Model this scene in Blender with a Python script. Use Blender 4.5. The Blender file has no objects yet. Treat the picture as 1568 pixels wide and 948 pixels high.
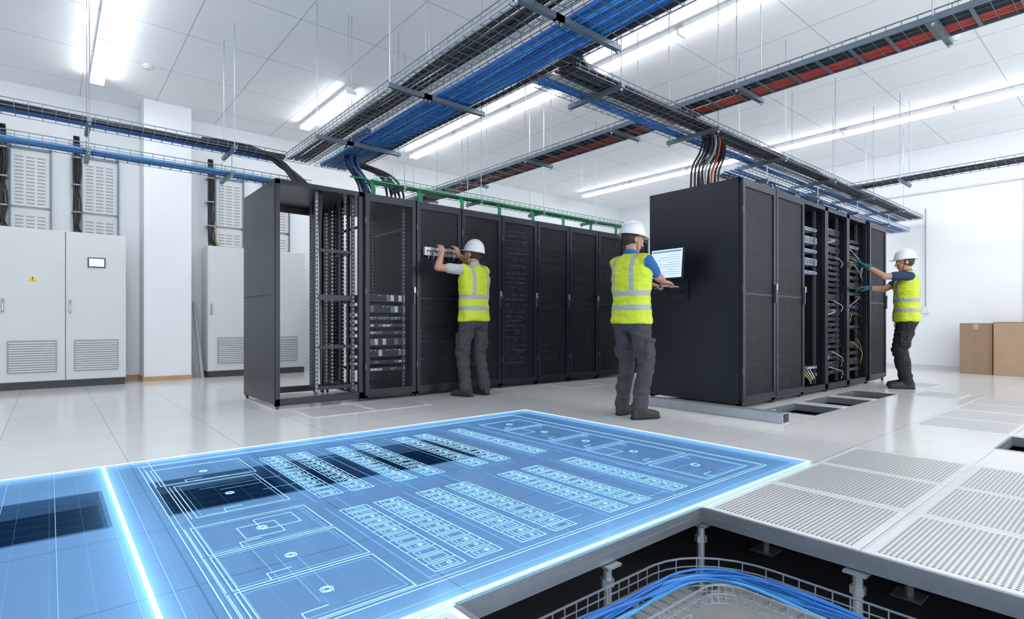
import bpy, bmesh, math, random
from mathutils import Vector, Matrix, noise
from mathutils.bvhtree import BVHTree
random.seed(7)
sc = bpy.context.scene
COL = sc.collection
V = Vector

# ------------------------------------------------------------------ node helpers
def nmath(nt, op, a, b=None, c=None):
    n = nt.nodes.new('ShaderNodeMath'); n.operation = op
    for i, x in enumerate((a, b, c)):
        if x is None: continue
        if isinstance(x, (int, float)): n.inputs[i].default_value = x
        else: nt.links.new(x, n.inputs[i])
    return n.outputs[0]

def objcoord(nt):
    tc = nt.nodes.new('ShaderNodeTexCoord')
    sp = nt.nodes.new('ShaderNodeSeparateXYZ')
    nt.links.new(tc.outputs['Object'], sp.inputs[0])
    return tc, sp

def mixcol(nt, fac, a, b):
    n = nt.nodes.new('ShaderNodeMix'); n.data_type = 'RGBA'
    if isinstance(fac, (int, float)): n.inputs[0].default_value = fac
    else: nt.links.new(fac, n.inputs[0])
    for s, x in ((n.inputs[6], a), (n.inputs[7], b)):
        if isinstance(x, (tuple, list)): s.default_value = (x[0], x[1], x[2], 1)
        else: nt.links.new(x, s)
    return n.outputs[2]

MATS = {}
def M(name, col, rough=.5, metal=0., es=0., ecol=None, var=.06, nscale=8., bump=0., bscale=60., trans=0.):
    if name in MATS: return MATS[name]
    m = bpy.data.materials.new(name); m.use_nodes = True
    nt = m.node_tree; b = nt.nodes['Principled BSDF']
    tc = nt.nodes.new('ShaderNodeTexCoord')
    nz = nt.nodes.new('ShaderNodeTexNoise'); nz.inputs['Scale'].default_value = nscale
    nt.links.new(tc.outputs['Object'], nz.inputs['Vector'])
    c1 = tuple(x * (1 - var) for x in col); c2 = tuple(min(1, x * (1 + var)) for x in col)
    nt.links.new(mixcol(nt, nz.outputs[0], c1, c2), b.inputs['Base Color'])
    b.inputs['Roughness'].default_value = rough
    b.inputs['Metallic'].default_value = metal
    if es:
        e = ecol or col
        b.inputs['Emission Color'].default_value = (*e, 1)
        b.inputs['Emission Strength'].default_value = es
    if bump:
        n2 = nt.nodes.new('ShaderNodeTexNoise'); n2.inputs['Scale'].default_value = bscale
        nt.links.new(tc.outputs['Object'], n2.inputs['Vector'])
        bp = nt.nodes.new('ShaderNodeBump'); bp.inputs['Strength'].default_value = bump
        bp.inputs['Distance'].default_value = .01
        nt.links.new(n2.outputs[0], bp.inputs['Height'])
        nt.links.new(bp.outputs[0], b.inputs['Normal'])
    if trans:
        out = nt.nodes['Material Output']
        tr = nt.nodes.new('ShaderNodeBsdfTransparent')
        mx = nt.nodes.new('ShaderNodeMixShader'); mx.inputs[0].default_value = trans
        nt.links.new(b.outputs[0], mx.inputs[1]); nt.links.new(tr.outputs[0], mx.inputs[2])
        nt.links.new(mx.outputs[0], out.inputs[0])
    MATS[name] = m
    return m

def grid_mat(name, col, seam, ox, oy, px, py, w, rough, dotmode=False, bump=.0):
    m = bpy.data.materials.new(name); m.use_nodes = True
    nt = m.node_tree; b = nt.nodes['Principled BSDF']
    tc, sp = objcoord(nt)
    fx = nmath(nt, 'DIVIDE', nmath(nt, 'SUBTRACT', sp.outputs[0], ox), px)
    fy = nmath(nt, 'DIVIDE', nmath(nt, 'SUBTRACT', sp.outputs[1], oy), py)
    rx = nmath(nt, 'ABSOLUTE', nmath(nt, 'SUBTRACT', nmath(nt, 'FRACT', fx), .5))
    ry = nmath(nt, 'ABSOLUTE', nmath(nt, 'SUBTRACT', nmath(nt, 'FRACT', fy), .5))
    if dotmode:
        d = nmath(nt, 'SQRT', nmath(nt, 'ADD', nmath(nt, 'MULTIPLY', rx, rx), nmath(nt, 'MULTIPLY', ry, ry)))
        f = nmath(nt, 'LESS_THAN', d, w)
    else:
        f = nmath(nt, 'MAXIMUM', nmath(nt, 'GREATER_THAN', rx, .5 - w / px), nmath(nt, 'GREATER_THAN', ry, .5 - w / py))
    nz = nt.nodes.new('ShaderNodeTexNoise'); nz.inputs['Scale'].default_value = 1.3
    nz.inputs['Detail'].default_value = 6
    nt.links.new(tc.outputs['Object'], nz.inputs['Vector'])
    base = mixcol(nt, nz.outputs[0], tuple(c * .94 for c in col), tuple(min(1, c * 1.05) for c in col))
    nt.links.new(mixcol(nt, f, base, seam), b.inputs['Base Color'])
    b.inputs['Roughness'].default_value = rough
    MATS[name] = m
    return m

# ------------------------------------------------------------------ mesh builder
def catmull(P, n=8):
    P = [V(p) for p in P]
    if len(P) < 3: return P
    Q = [P[0] * 2 - P[1]] + P + [P[-1] * 2 - P[-2]]
    out = []
    for i in range(1, len(Q) - 2):
        a, b, c, d = Q[i - 1], Q[i], Q[i + 1], Q[i + 2]
        for k in range(n):
            t = k / n
            out.append(.5 * ((2 * b) + (c - a) * t + (2 * a - 5 * b + 4 * c - d) * t * t + (3 * b - a - 3 * c + d) * t ** 3))
    out.append(P[-1])
    return out

class MB:
    def __init__(s, mats): s.v = []; s.f = []; s.m = []; s.mats = mats
    def mi(s, m):
        if isinstance(m, int): return m
        if m not in s.mats: s.mats.append(m)
        return s.mats.index(m)
    def box(s, x0, x1, y0, y1, z0, z1, mat=0, X=None):
        b = len(s.v); mat = s.mi(mat)
        pts = [V((x, y, z)) for z in (z0, z1) for x, y in ((x0, y0), (x1, y0), (x1, y1), (x0, y1))]
        if X is not None: pts = [X @ p for p in pts]
        s.v += pts
        for f in ((3, 2, 1, 0), (4, 5, 6, 7), (0, 1, 5, 4), (1, 2, 6, 5), (2, 3, 7, 6), (3, 0, 4, 7)):
            s.f.append(tuple(b + i for i in f)); s.m.append(mat)
    def tube(s, P, r, mat=0, seg=6, r2=None):
        mat = s.mi(mat); P = [V(p) for p in P]; n = len(P)
        b = len(s.v)
        T = [(P[min(i + 1, n - 1)] - P[max(i - 1, 0)]).normalized() for i in range(n)]
        up = V((0, 0, 1)) if abs(T[0].z) < .9 else V((1, 0, 0))
        u = T[0].cross(up).normalized()
        for i in range(n):
            u = (u - T[i] * u.dot(T[i])).normalized(); w = T[i].cross(u)
            rr = r if r2 is None else r + (r2 - r) * i / (n - 1)
            for k in range(seg):
                a = 2 * math.pi * k / seg + math.pi / seg
                s.v.append(P[i] + (u * math.cos(a) + w * math.sin(a)) * rr)
        for i in range(n - 1):
            for k in range(seg):
                k2 = (k + 1) % seg
                s.f.append((b + i * seg + k, b + i * seg + k2, b + (i + 1) * seg + k2, b + (i + 1) * seg + k)); s.m.append(mat)
        s.f.append(tuple(b + k for k in range(seg))[::-1]); s.m.append(mat)
        s.f.append(tuple(b + (n - 1) * seg + k for k in range(seg))); s.m.append(mat)
    def ell(s, c, r, mat=0, X=None, nu=16, nv=10):
        mat = s.mi(mat); b = len(s.v); c = V(c)
        def put(p): s.v.append(X @ p if X is not None else p)
        put(c + V((0, 0, -r[2])))
        for j in range(1, nv):
            a = -math.pi / 2 + math.pi * j / nv
            for i in range(nu):
                t = 2 * math.pi * i / nu
                put(c + V((r[0] * math.cos(a) * math.cos(t), r[1] * math.cos(a) * math.sin(t), r[2] * math.sin(a))))
        put(c + V((0, 0, r[2])))
        for i in range(nu):
            i2 = (i + 1) % nu
            s.f.append((b, b + 1 + i2, b + 1 + i)); s.m.append(mat)
            for j in range(nv - 2):
                s.f.append((b + 1 + j * nu + i, b + 1 + j * nu + i2, b + 1 + (j + 1) * nu + i2, b + 1 + (j + 1) * nu + i)); s.m.append(mat)
            s.f.append((b + 1 + (nv - 2) * nu + i, b + 1 + (nv - 2) * nu + i2, b + 1 + (nv - 1) * nu)); s.m.append(mat)
    def loft(s, rings, mat=0, X=None, seg=28, pw=2.3):
        mat = s.mi(mat); b = len(s.v)
        for (cx, cy, z, rx, ry) in rings:
            for k in range(seg):
                a = 2 * math.pi * k / seg
                ca, sa = math.cos(a), math.sin(a)
                p = V((cx + rx * math.copysign(abs(ca) ** (2 / pw), ca), cy + ry * math.copysign(abs(sa) ** (2 / pw), sa), z))
                s.v.append(X @ p if X is not None else p)
        n = len(rings)
        for i in range(n - 1):
            for k in range(seg):
                k2 = (k + 1) % seg
                s.f.append((b + i * seg + k, b + i * seg + k2, b + (i + 1) * seg + k2, b + (i + 1) * seg + k)); s.m.append(mat)
        s.f.append(tuple(b + k for k in range(seg))[::-1]); s.m.append(mat)
        s.f.append(tuple(b + (n - 1) * seg + k for k in range(seg))); s.m.append(mat)
    def bone(s, a, b_, ra, rb, mat=0, seg=16):
        mat = s.mi(mat); a = V(a); b_ = V(b_)
        t = (b_ - a).normalized(); L = (b_ - a).length
        up = V((0, 0, 1)) if abs(t.z) < .9 else V((1, 0, 0))
        u = t.cross(up).normalized(); w = t.cross(u)
        R = []
        for k in range(1, 5):
            q = -math.pi / 2 + k * math.pi / 8
            R.append((math.sin(q) * ra, math.cos(q) * ra))
        for k in range(1, 4): R.append((L * k / 4, ra + (rb - ra) * k / 4))
        for k in range(0, 4):
            q = k * math.pi / 8
            R.append((L + math.sin(q) * rb, math.cos(q) * rb))
        b = len(s.v)
        for (h, r) in R:
            for k in range(seg):
                an = 2 * math.pi * k / seg
                s.v.append(a + t * h + (u * math.cos(an) + w * math.sin(an)) * r)
        n = len(R)
        for i in range(n - 1):
            for k in range(seg):
                k2 = (k + 1) % seg
                s.f.append((b + i * seg + k, b + i * seg + k2, b + (i + 1) * seg + k2, b + (i + 1) * seg + k)); s.m.append(mat)
        s.f.append(tuple(b + k for k in range(seg))[::-1]); s.m.append(mat)
        s.f.append(tuple(b + (n - 1) * seg + k for k in range(seg))); s.m.append(mat)
    def build(s, name, parent=None, smooth=False, bevel=0):
        off = V(parent.location) if (parent is not None and getattr(s, 'world', False)) else V((0, 0, 0))
        me = bpy.data.meshes.new(name)
        me.from_pydata([tuple(p - off) for p in s.v], [], s.f)
        for m in s.mats: me.materials.append(m)
        me.polygons.foreach_set('material_index', s.m)
        if smooth: me.polygons.foreach_set('use_smooth', [True] * len(s.f))
        me.update()
        o = bpy.data.objects.new(name, me); COL.objects.link(o)
        if parent: o.parent = parent
        if bevel:
            md = o.modifiers.new('bevel', 'BEVEL'); md.width = bevel; md.segments = 2; md.limit_method = 'ANGLE'
        return o
def WB():
    m = MB([]); m.world = True; return m

def empty(name, loc=(0, 0, 0), rz=0, sc_=1):
    e = bpy.data.objects.new(name, None); COL.objects.link(e)
    e.location = loc; e.rotation_euler = (0, 0, rz); e.scale = (sc_,) * 3
    e.empty_display_size = .1
    return e

# ------------------------------------------------------------------ materials
WALL = M('wall_paint', (.86, .89, .92), .7, var=.015, nscale=2)
CEIL = grid_mat('ceiling_tiles', (.91, .93, .95), (.55, .59, .63), .35, .2, .9, 1.2, .006, .8)
FLOOR = grid_mat('raised_floor_tiles', (.75, .755, .75), (.44, .46, .48), 2.36, 1.41, .66, .66, .003, .15)
PERF = grid_mat('perforated_steel', (.66, .67, .67), (.06, .065, .07), 0, 0, .0185, .0185, .29, .35, dotmode=True)
TRIMW = M('tile_rim_white', (.70, .71, .72), .4)
SUB = M('subfloor_shaded', (.03, .035, .045), .9)  # shade under the raised floor, put into the slab colour
CONC = M('subfloor_concrete', (.62, .62, .60), .8, var=.12, nscale=5, bump=.2)
STEEL = M('galvanised_steel', (.42, .46, .50), .38, .75, var=.12)
STEELR = M('stringer_steel', (.26, .29, .32), .42, .75, var=.12)
STEELD = M('dark_galvanised_steel', (.15, .19, .24), .42, .6, var=.15)
BLACK = M('rack_black', (.010, .015, .027), .34, .1, var=.15, nscale=3)
BLACK2 = M('rack_interior_black', (.006, .007, .012), .6)
MESHD = M('perforated_door_mesh', (.008, .012, .020), .5, .1, trans=.42)
MESHO = M('open_door_mesh', (.010, .014, .024), .35, .1, trans=.86)
SRV = M('server_bezel_grey', (.07, .08, .10), .4, .4)
SRVB = M('server_bezel_blue', (.06, .11, .19), .35, .5)
SRVS = M('server_silver', (.50, .55, .60), .35, .6)
BAY = M('drive_bay', (.14, .18, .24), .35, .5)
BAYD = M('drive_bay_dark', (.03, .035, .045), .4, .4)
LEDB = M('led_blue', (.1, .4, 1), es=3, ecol=(.25, .6, 1))
LEDG = M('led_green', (.1, .6, .3), es=1.2, ecol=(.1, .8, .4))
RAIL = M('rack_rail', (.09, .105, .13), .4, .5)
HOLE = M('rail_hole', (.60, .65, .69), .5, .3)
CBK = M('cable_black', (.016, .019, .024), .45)
CBL = M('cable_blue', (.014, .15, .52), .4, var=.3, nscale=14)
CLB = M('cable_light_blue', (.07, .38, .80), .4)
CRD = M('cable_red', (.62, .055, .025), .45)
CGN = M('cable_green', (.03, .36, .15), .45)
CGY = M('cable_grey', (.36, .39, .42), .45)
CYL_ = M('cable_yellow', (.65, .50, .04), .45)
CWH = M('cable_white', (.75, .77, .79), .45)
CABG = M('cabinet_light_grey', (.68, .71, .72), .4, var=.02)
GAP = M('dark_gap', (.06, .065, .07), .7)
LOUV = M('louver_grey', (.36, .39, .41), .5)
WOOD = M('wooden_skirting', (.50, .33, .18), .6, var=.2)
CARD = M('cardboard', (.42, .29, .19), .85, var=.1, nscale=4)
CARD2 = M('cardboard_dark', (.32, .215, .14), .85, var=.1)
TAPE = M('packing_tape', (.52, .40, .27), .3)
LAMP = M('lamp_diffuser', (1, 1, 1), .5, es=18, ecol=(.95, .98, 1))
LAMPB = M('lamp_body', (.8, .82, .84), .4)
YEL = M('warning_yellow', (.9, .65, .02), .5)
SCRN = M('screen_lit', (.5, .6, .8), .3, es=.75, ecol=(.62, .74, .95))
SCRD = M('screen_text', (.2, .3, .45), .4, es=.25, ecol=(.3, .45, .7))

# ------------------------------------------------------------------ room shell
CH = 4.27
XL, XR, YB, YF = -4.0, 13.0, 10.45, -5.0
def simple(name, boxes, bevel=0):
    mb = MB([])
    for b in boxes: mb.box(*b)
    return mb.build(name, bevel=bevel)
simple('wall_back', [(XL - .1, XR + .1, YB, YB + .1, -.5, CH, WALL)])
mb = MB([])
mb.box(XR, XR + .1, YF, YB, -.5, CH, WALL)
mb.box(XR - .012, XR, 1.55, 1.565, 0, 3.4, TRIMW)
mb.box(XR - .04, XR, -1, 9, 3.40, 3.43, TRIMW)
mb.box(XR - .03, XR, 4.9, 5.5, 0, CH, WALL)
mb.build('wall_right')
simple('wall_left', [(XL - .1, XL, YF, YB, -.5, CH, WALL)])
simple('ceiling', [(XL - .1, XR + .1, YF, YB + .1, CH, CH + .1, CEIL)])
mb = MB([])
mb.box(1.09, 1.72, 9.9, YB, 0, CH, WALL)
mb.build('wall_column', bevel=.006)
simple('trim_column', [(1.08, 1.73, 9.885, 9.9, 0, .07, WOOD), (1.72, 1.735, 9.9, YB - .001, 0, .07, WOOD), (1.075, 1.09, 9.9, YB - .001, 0, .07, WOOD)])
simple('baseboard_back', [(.9, 1.075, YB - .015, YB, 0, .07, WOOD)])
simple('baseboard_right', [(XR - .02, XR, -3, YB - .05, 0, .08, TRIMW)])

# floor slabs with openings
holes = [(.96, 2.36, -1.89, 1.41),
         (-1.1, .20, 2.9, 3.55), (.42, 1.03, 2.9, 3.55), (1.10, 1.46, 2.9, 3.55), (1.55, 2.25, 2.9, 3.55),
         (5.05, 5.66, .14, .75),
         (5.55, 6.2, 2.12, 2.58), (6.45, 7.1, 2.12, 2.58), (7.35, 8.0, 2.12, 2.58)]
xs = sorted({XL, XR} | {h[0] for h in holes} | {h[1] for h in holes})
ys = sorted({YF, YB} | {h[2] for h in holes} | {h[3] for h in holes})
mb = MB([])
for i in range(len(xs) - 1):
    for j in range(len(ys) - 1):
        cx, cy = (xs[i] + xs[i + 1]) / 2, (ys[j] + ys[j + 1]) / 2
        if any(h[0] < cx < h[1] and h[2] < cy < h[3] for h in holes): continue
        mb.box(xs[i], xs[i + 1], ys[j], ys[j + 1], -.03, 0, FLOOR)
mb.build('floor')
simple('floor_subfloor', [(XL + .01, XR - .01, YF, YB - .01, -.48, -.385, SUB), (.8, 2.5, -2, 1.5, -.384, -.38, CONC)])  # same concrete throughout: slab painted as unlit, light patch below the open pit
mb = MB([])
for h in holes:
    a, b, c, d = h
    for (x0, x1, y0, y1) in ((a - .012, a + .012, c, d), (b - .012, b + .012, c, d), (a, b, c - .012, c + .012), (a, b, d - .012, d + .012)):
        mb.box(x0, x1, y0, y1, -.065, -.031, STEELR)
        mb.box(x0 + .004, x1 - .004, y0 + .004, y1 - .004, -.031, .003, STEELR)
mb.build('trim_floor_openings')
def pedestal(x, y):
    m = MB([])
    m.tube([(x, y, -.372), (x, y, -.08)], .018, STEEL, 10)
    m.tube([(x, y, -.16), (x, y, -.13)], .028, STEEL, 6)
    m.box(x - .06, x + .06, y - .06, y + .06, -.38, -.372, STEEL)
    m.box(x - .04, x + .04, y - .04, y + .04, -.08, -.07, STEEL)
    m.build('floor_pedestal')
for p in ((2.36, 1.41), (1.68, 1.41), (.98, 1.41), (2.36, .75), (2.36, .09), (2.36, -.57), (3.02, 1.41), (3.02, .75), (3.02, .09), (1.68, 2.07), (2.36, 2.07), (3.02, 2.07)):
    pedestal(*p)

def perf_tiles(cells, p=.66):
    for (x, y, sx, sy) in cells:
        mb.box(x + .006, x + sx - .006, y + .006, y + sy - .006, .0, .0015, TRIMW)
        mb.box(x + .035, x + sx - .035, y + .035, y + sy - .035, .0015, .0025, PERF)
mb = MB([])
perf_tiles([(2.375 + i * .66, .75 - j * .66, .655, .65) for i in range(3) for j in range(5)])
perf_tiles([(.27, .75 - j * .66, .66, .65) for j in range(3)])
perf_tiles([(5.75 + i * .66, .75 - j * .66, .655, .65) for i in range(4) for j in range(5)])
perf_tiles([(1.85 + i * .66, 5.05, .66, .6) for i in range(2)])
perf_tiles([(5.4 + i * .66, 5.1, .66, .6) for i in range(3)])
perf_tiles([(5.55 + i * .9 + .68, 2.12, .2, .46) for i in range(2)] + [(8.05, 1.5, .6, .5), (9.2, 2.0, .6, .6)])
mb.build('perforated_floor_tiles')

# steel channel lying on the floor
mb = MB([])
mb.box(4.86, 4.99, 2.12, 3.78, 0, .008, STEEL)
mb.box(4.86, 4.868, 2.12, 3.78, .008, .09, STEEL)
mb.box(4.982, 4.99, 2.12, 3.78, .008, .09, STEEL)
mb.box(4.868, 4.982, 2.12, 3.78, .084, .09, STEEL)
mb.box(4.95, 5.35, 2.4, 2.46, 0, .05, STEEL)
mb.build('steel_channel', bevel=.002)

# ------------------------------------------------------------------ ceiling lights
def lightline(x, y0, y1, seg=1.55):
    n = max(1, round((y1 - y0) / seg)); L = (y1 - y0) / n
    for i in range(n):
        a, b = y0 + i * L + .004, y0 + (i + 1) * L - .004
        m = MB([])
        m.box(x - .05, x + .05, a + .05, b - .05, CH - .06, CH - .001, LAMPB)
        m.box(x - .078, x + .078, a, b, CH - .075, CH - .06, LAMPB)
        m.box(x - .075, x + .075, a + .008, b - .008, CH - .115, CH - .075, LAMP)
        m.box(x - .078, x + .078, a, a + .008, CH - .118, CH - .075, LAMPB)
        m.box(x - .078, x + .078, b - .008, b, CH - .118, CH - .075, LAMPB)
        m.build('ceiling_light')
lightline(.5, 1.7, 9.43)
lightline(3.3, 7.47, 9.36)
lightline(5.52, -1.0, 9.6)
lightline(10.6, -1.0, 9.67)
for (x, y) in ((1.0, 8.6), (9.0, 6.0), (8.2, 1.6)):
    m = MB([]); m.tube([(x, y, CH - .05), (x, y, CH - .03)], .045, TRIMW, 16); m.tube([(x, y, CH - .03), (x, y, CH)], .06, TRIMW, 16)
    m.build('smoke_detector', smooth=False)

# ------------------------------------------------------------------ racks
def server_unit(mb, x0, x1, y, z, h, kind, rnd):
    d = .62
    body = {'silver': SRVS, 'blue': SRVB, 'mid': SRV}.get(kind, SRV)
    mb.box(x0, x1, y, y + d, z, z + h, body)
    ear = SRVS if kind in ('silver', 'mid') else RAIL
    mb.box(x0 - .012, x0 + .012, y - .006, y, z + .004, z + h - .004, ear)
    mb.box(x1 - .012, x1 + .012, y - .006, y, z + .004, z + h - .004, ear)
    w = x1 - x0 - .05; n = 8 if kind in ('mid', 'blue') else 6
    for i in range(n):
        a = x0 + .025 + i * w / n
        bay = BAYD if kind == 'dark' else (rnd.choice((BAYD, BAY, BAYD, SRVS)) if kind == 'mid' else (rnd.choice((BAYD, BAY)) if kind == 'blue' else BAY))  # mid units: silver bays and ears paint in white reflections
        mb.box(a, a + w / n - .008, y - .004, y, z + .008, z + h - .008, bay)
        if rnd.random() < (.8 if kind == 'blue' else .3):
            led = LEDB if kind != 'dark' or rnd.random() < .6 else LEDG
            mb.box(a + .006, a + .016, y - .006, y - .004, z + h - .016, z + h - .011, led)
def rack(x0, w, yf, depth, H, style, seed=0, units=(), side_l=False, side_r=False, name='server_rack'):
    r = random.Random(seed); mb = MB([BLACK]); x1 = x0 + w - .004; x0 = x0 + .004; yb = yf + depth
    p = .045
    for (a, b) in ((x0, yf), (x1 - p, yf), (x0, yb - p), (x1 - p, yb - p)):
        mb.box(a, a + p, b, b + p, .03, H)
        mb.box(a + .01, a + .035, b + .005, b + .03, 0, .03)
    mb.box(x0, x1, yf, yb, H - .05, H)
    mb.box(x0, x1, yf, yf + .05, .03, .10)
    mb.box(x0, x1, yb - .05, yb, .03, .10)
    if style != 'frame': mb.box(x0 + .045, x1 - .045, yf + .05, yb - .05, .05, .075)
    mb.box((x0 + x1) / 2 - .15, (x0 + x1) / 2 + .15, yf + depth * .5, yf + depth * .65, H, H + .008, BLACK2)
    if side_l:
        mb.box(x0 - .012, x0, yf + .01, yb - .01, .05, H - .015)
        mb.box(x0 - .014, x0 - .012, yf + .01, yb - .01, 1.17, 1.178, BLACK2)
    elif style != 'glass': mb.box(x0 + .001, x0 + .008, yf + p, yb - p, .05, H - .07, BLACK2)
    if side_r: mb.box(x1, x1 + .012, yf + .01, yb - .01, .05, H - .015)
    elif style not in ('frame',): mb.box(x1 - .008, x1 - .001, yf + p, yb - p, .05, H - .07, BLACK2)
    if style != 'frame' and style != 'glass':
        mb.box(x0 + p, x1 - p, yb - .02, yb - .01, .1, H - .07, BLACK2)
    rx0, rx1 = (x0 + .075, x1 - .075)
    fr = style == 'frame'
    if fr: rx0 = x0 + .44; rx1 = x1 - .05
    for yy in (yf + .10, yb - .25):
        for a in (rx0 + (.24 if fr and yy > yf + .2 else 0), rx1 - .035):
            mb.box(a, a + .035, yy, yy + .03, .1, H - .05, RAIL)
            z = .14
            while z < H - .12:
                mb.box(a + .011, a + .024, yy - .0015, yy, z, z + .016, HOLE if style in ('frame', 'glass') else BLACK2)
                z += .0445
    if style == 'glass':
        for zz in (.32, 1.12, 1.16, 2.0):
            for a in (rx0, rx1 - .02):
                mb.box(a, a + .02, yf + .12, yb - .23, zz, zz + .028, RAIL)
    if fr:
        for yy, da in ((yf + .40, .10), (yf + .62, .17)):
            for a in (rx0 + da, rx1 - .03):
                mb.box(a, a + .03, yy, yy + .04, .1, H - .05, BLACK)
                z = .16
                while z < H - .14:
                    mb.box(a + .009, a + .021, yy - .001, yy, z, z + .02, HOLE if da < .12 else RAIL); z += .0445
        for yy in (yf + .20, yf + .40, yf + .62, yf + .80):
            z = .16
            while z < H - .14:
                mb.box(rx1 - .052, rx1 - .035, yy + .012, yy + .03, z, z + .02, HOLE if yy > yf + .5 else RAIL); z += .0445
            mb.box(rx1 - .034, rx1 - .01, yy, yy + .05, .1, H - .05, BLACK)
        for a, b in ((.15, .19), (.60, .63), (1.13, 1.19), (1.66, 1.69)):
            mb.box(rx0, rx1, yf + .105, yf + .125, a, b, BLACK)
            mb.box(rx1 - .03, rx1, yf + .12, yb - .22, a, b, BLACK)
        mb.box(x0 + p, x1 - p, yb - .05, yb - .02, H - .12, H - .05, BLACK)
        mb.box(x1 - .012, x1 - .002, yf + .7, yb - p, .1, H - .05, BLACK2)
        for kk in range(3):
            mb.tube(catmull([(rx0 + .06 + .02 * kk, yf + .16, 2.3), (rx0 + .08, yf + .17, 1.5), (rx0 + .08 + .01 * kk, yf + .16, .8), (rx0 + .09, yf + .16, .12)]), .009, CBK)
    for (z, h, kind) in units:
        server_unit(mb, rx0 + .02, rx1 - .02, yf + .09, z, h, kind, r)
    if style in ('door', 'glass'):
        dy0, dy1 = yf - .032, yf - .004
        fw = .05; a, b = x0 + .004, x1 - .004; z0, z1 = .06, H - .012
        for q in ((a, a + fw, z0, z1), (b - fw, b, z0, z1), (a + fw, b - fw, z0, z0 + .07), (a + fw, b - fw, z1 - .08, z1)):
            mb.box(q[0], q[1], dy0, dy1, q[2], q[3])
        mb.box(a + fw, b - fw, dy0 + .012, dy0 + .015, z0 + .07, z1 - .08, MESHO if style == 'glass' else MESHD)
        if style == 'door':
            mb.box(a + fw, b - fw, dy0 + .008, dy0 + .012, 1.17, 1.19)
        mb.box(b - .036, b - .016, dy0 - .02, dy0, 1.10, 1.30, RAIL)
        mb.box(b - .038, b - .014, dy0 - .028, dy0 - .02, 1.24, 1.31, SRVS)
        for zz in (.35, 1.2, 2.0): mb.box(a - .004, a + .012, dy0 - .006, dy0 + .01, zz, zz + .07, RAIL)
    return mb.build(name, bevel=.0025)

def stack(z0, z1, kind, gap=.0, h=.0445, p=1.0, seed=1):
    r = random.Random(seed); out = []; z = z0
    while z < z1:
        hh = h * r.choice((1, 1, 2)); 
        if r.random() < p: out.append((z, hh - .004, kind))
        z += hh + gap
    return out
HA, YA, DA = 2.35, 5.8, 1.15
rack(1.75, .95, YA, DA, HA, 'frame', side_l=True, name='open_rack_frame')
AX = 2.706
sty = [('glass', stack(.32, 1.25, 'mid', .04, seed=3)), ('door', stack(.3, 1.1, 'dark', .02, seed=5)),
       ('door', stack(.3, 2.1, 'dark', .02, seed=4)), ('door', stack(.3, 2.15, 'blue', .02, seed=8)),
       ('door', stack(.3, 2.0, 'dark', .05, seed=6)), ('door', stack(.4, 2.1, 'dark', .08, p=.6, seed=7)),
       ('door', stack(.4, 2.1, 'dark', .08, p=.6, seed=9)), ('door', stack(.4, 2.1, 'dark', .08, p=.6, seed=10))]
for i, (s_, u_) in enumerate(sty):
    rack(AX + .66 * i, .66, YA, DA, HA, s_, seed=i, units=u_, side_r=(i == 7))
HB, YB2, DB = 2.37, 2.78, 1.10
BX = 5.385
styB = [('door', stack(.3, 2.1, 'dark', .06, seed=11)), ('door', stack(.3, 2.1, 'dark', .06, seed=12)),
        ('open', stack(1.5, 2.15, 'silver', .07, seed=13) + stack(.2, .35, 'mid', .05, seed=3)),
        ('open', stack(.2, 2.1, 'dark', .03, seed=14)), ('open', stack(.2, 2.1, 'dark', .05, p=.7, seed=15) + [(1.95, .08, 'silver')]),
        ('door', stack(.3, 2.1, 'dark', .06, seed=16))]
racksB = []
for i, (s_, u_) in enumerate(styB):
    racksB.append(rack(BX + .75 * i, .75, YB2, DB, HB, s_, seed=20 + i, units=u_, side_l=(i == 0), side_r=(i == 5)))
rr = random.Random(4)
for ri, x, cols in ((3, BX + .75 * 3, (CBK, CBK, CBK, CWH, CBK, CBK, CBK, CRD)), (4, BX + .75 * 4, (CBK, CBK, CYL_, CBK, CBK, CWH))):
    mb = MB([])
    for k in range(26):
        z = .3 + rr.random() * 1.7; xa = x + .12 + rr.random() * .4; xb = x + (.08 if rr.random() < .5 else .66)
        z2 = z - .1 - rr.random() * .3
        mb.tube(catmull([(xa, YB2 + .085, z), (xa, YB2 + .03, z - .02), (xb, YB2 + .04, (z + z2) / 2), (xb, YB2 + .06, z2)], 5), .004, rr.choice(cols), 4)
    mb.build('patch_cables', smooth=True, parent=racksB[ri])
x = BX + 1.5; mb = MB([])
for k in range(7):
    mb.tube(catmull([(x + .2 + .04 * k, YB2 + .085, .30), (x + .25 + .03 * k, YB2 + .03, .20), (x + .4, YB2 + .05, .12 + .01 * k)], 5), .005, rr.choice((CYL_, CWH, CBK)), 5)
mb.build('patch_cables', smooth=True, parent=racksB[2])
mb = MB([])
xa0 = AX + .66
mb.box(xa0 + .09, xa0 + .57, YA - .075, YA - .035, 1.70, 1.80, SRVS)
for k in range(12):
    xx = xa0 + .12 + k * .036
    mb.box(xx, xx + .022, YA - .079, YA - .075, 1.74, 1.765, BLACK2)
    mb.tube(catmull([(xx + .01, YA - .079, 1.75), (xx + .015, YA - .11, 1.73), (xx + .02, YA - .09, 1.69), (xx + .03, YA - .05, 1.66)], 5), .004, rr.choice((CBL, CBK, CWH)), 4)
mb.build('network_switch')

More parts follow.
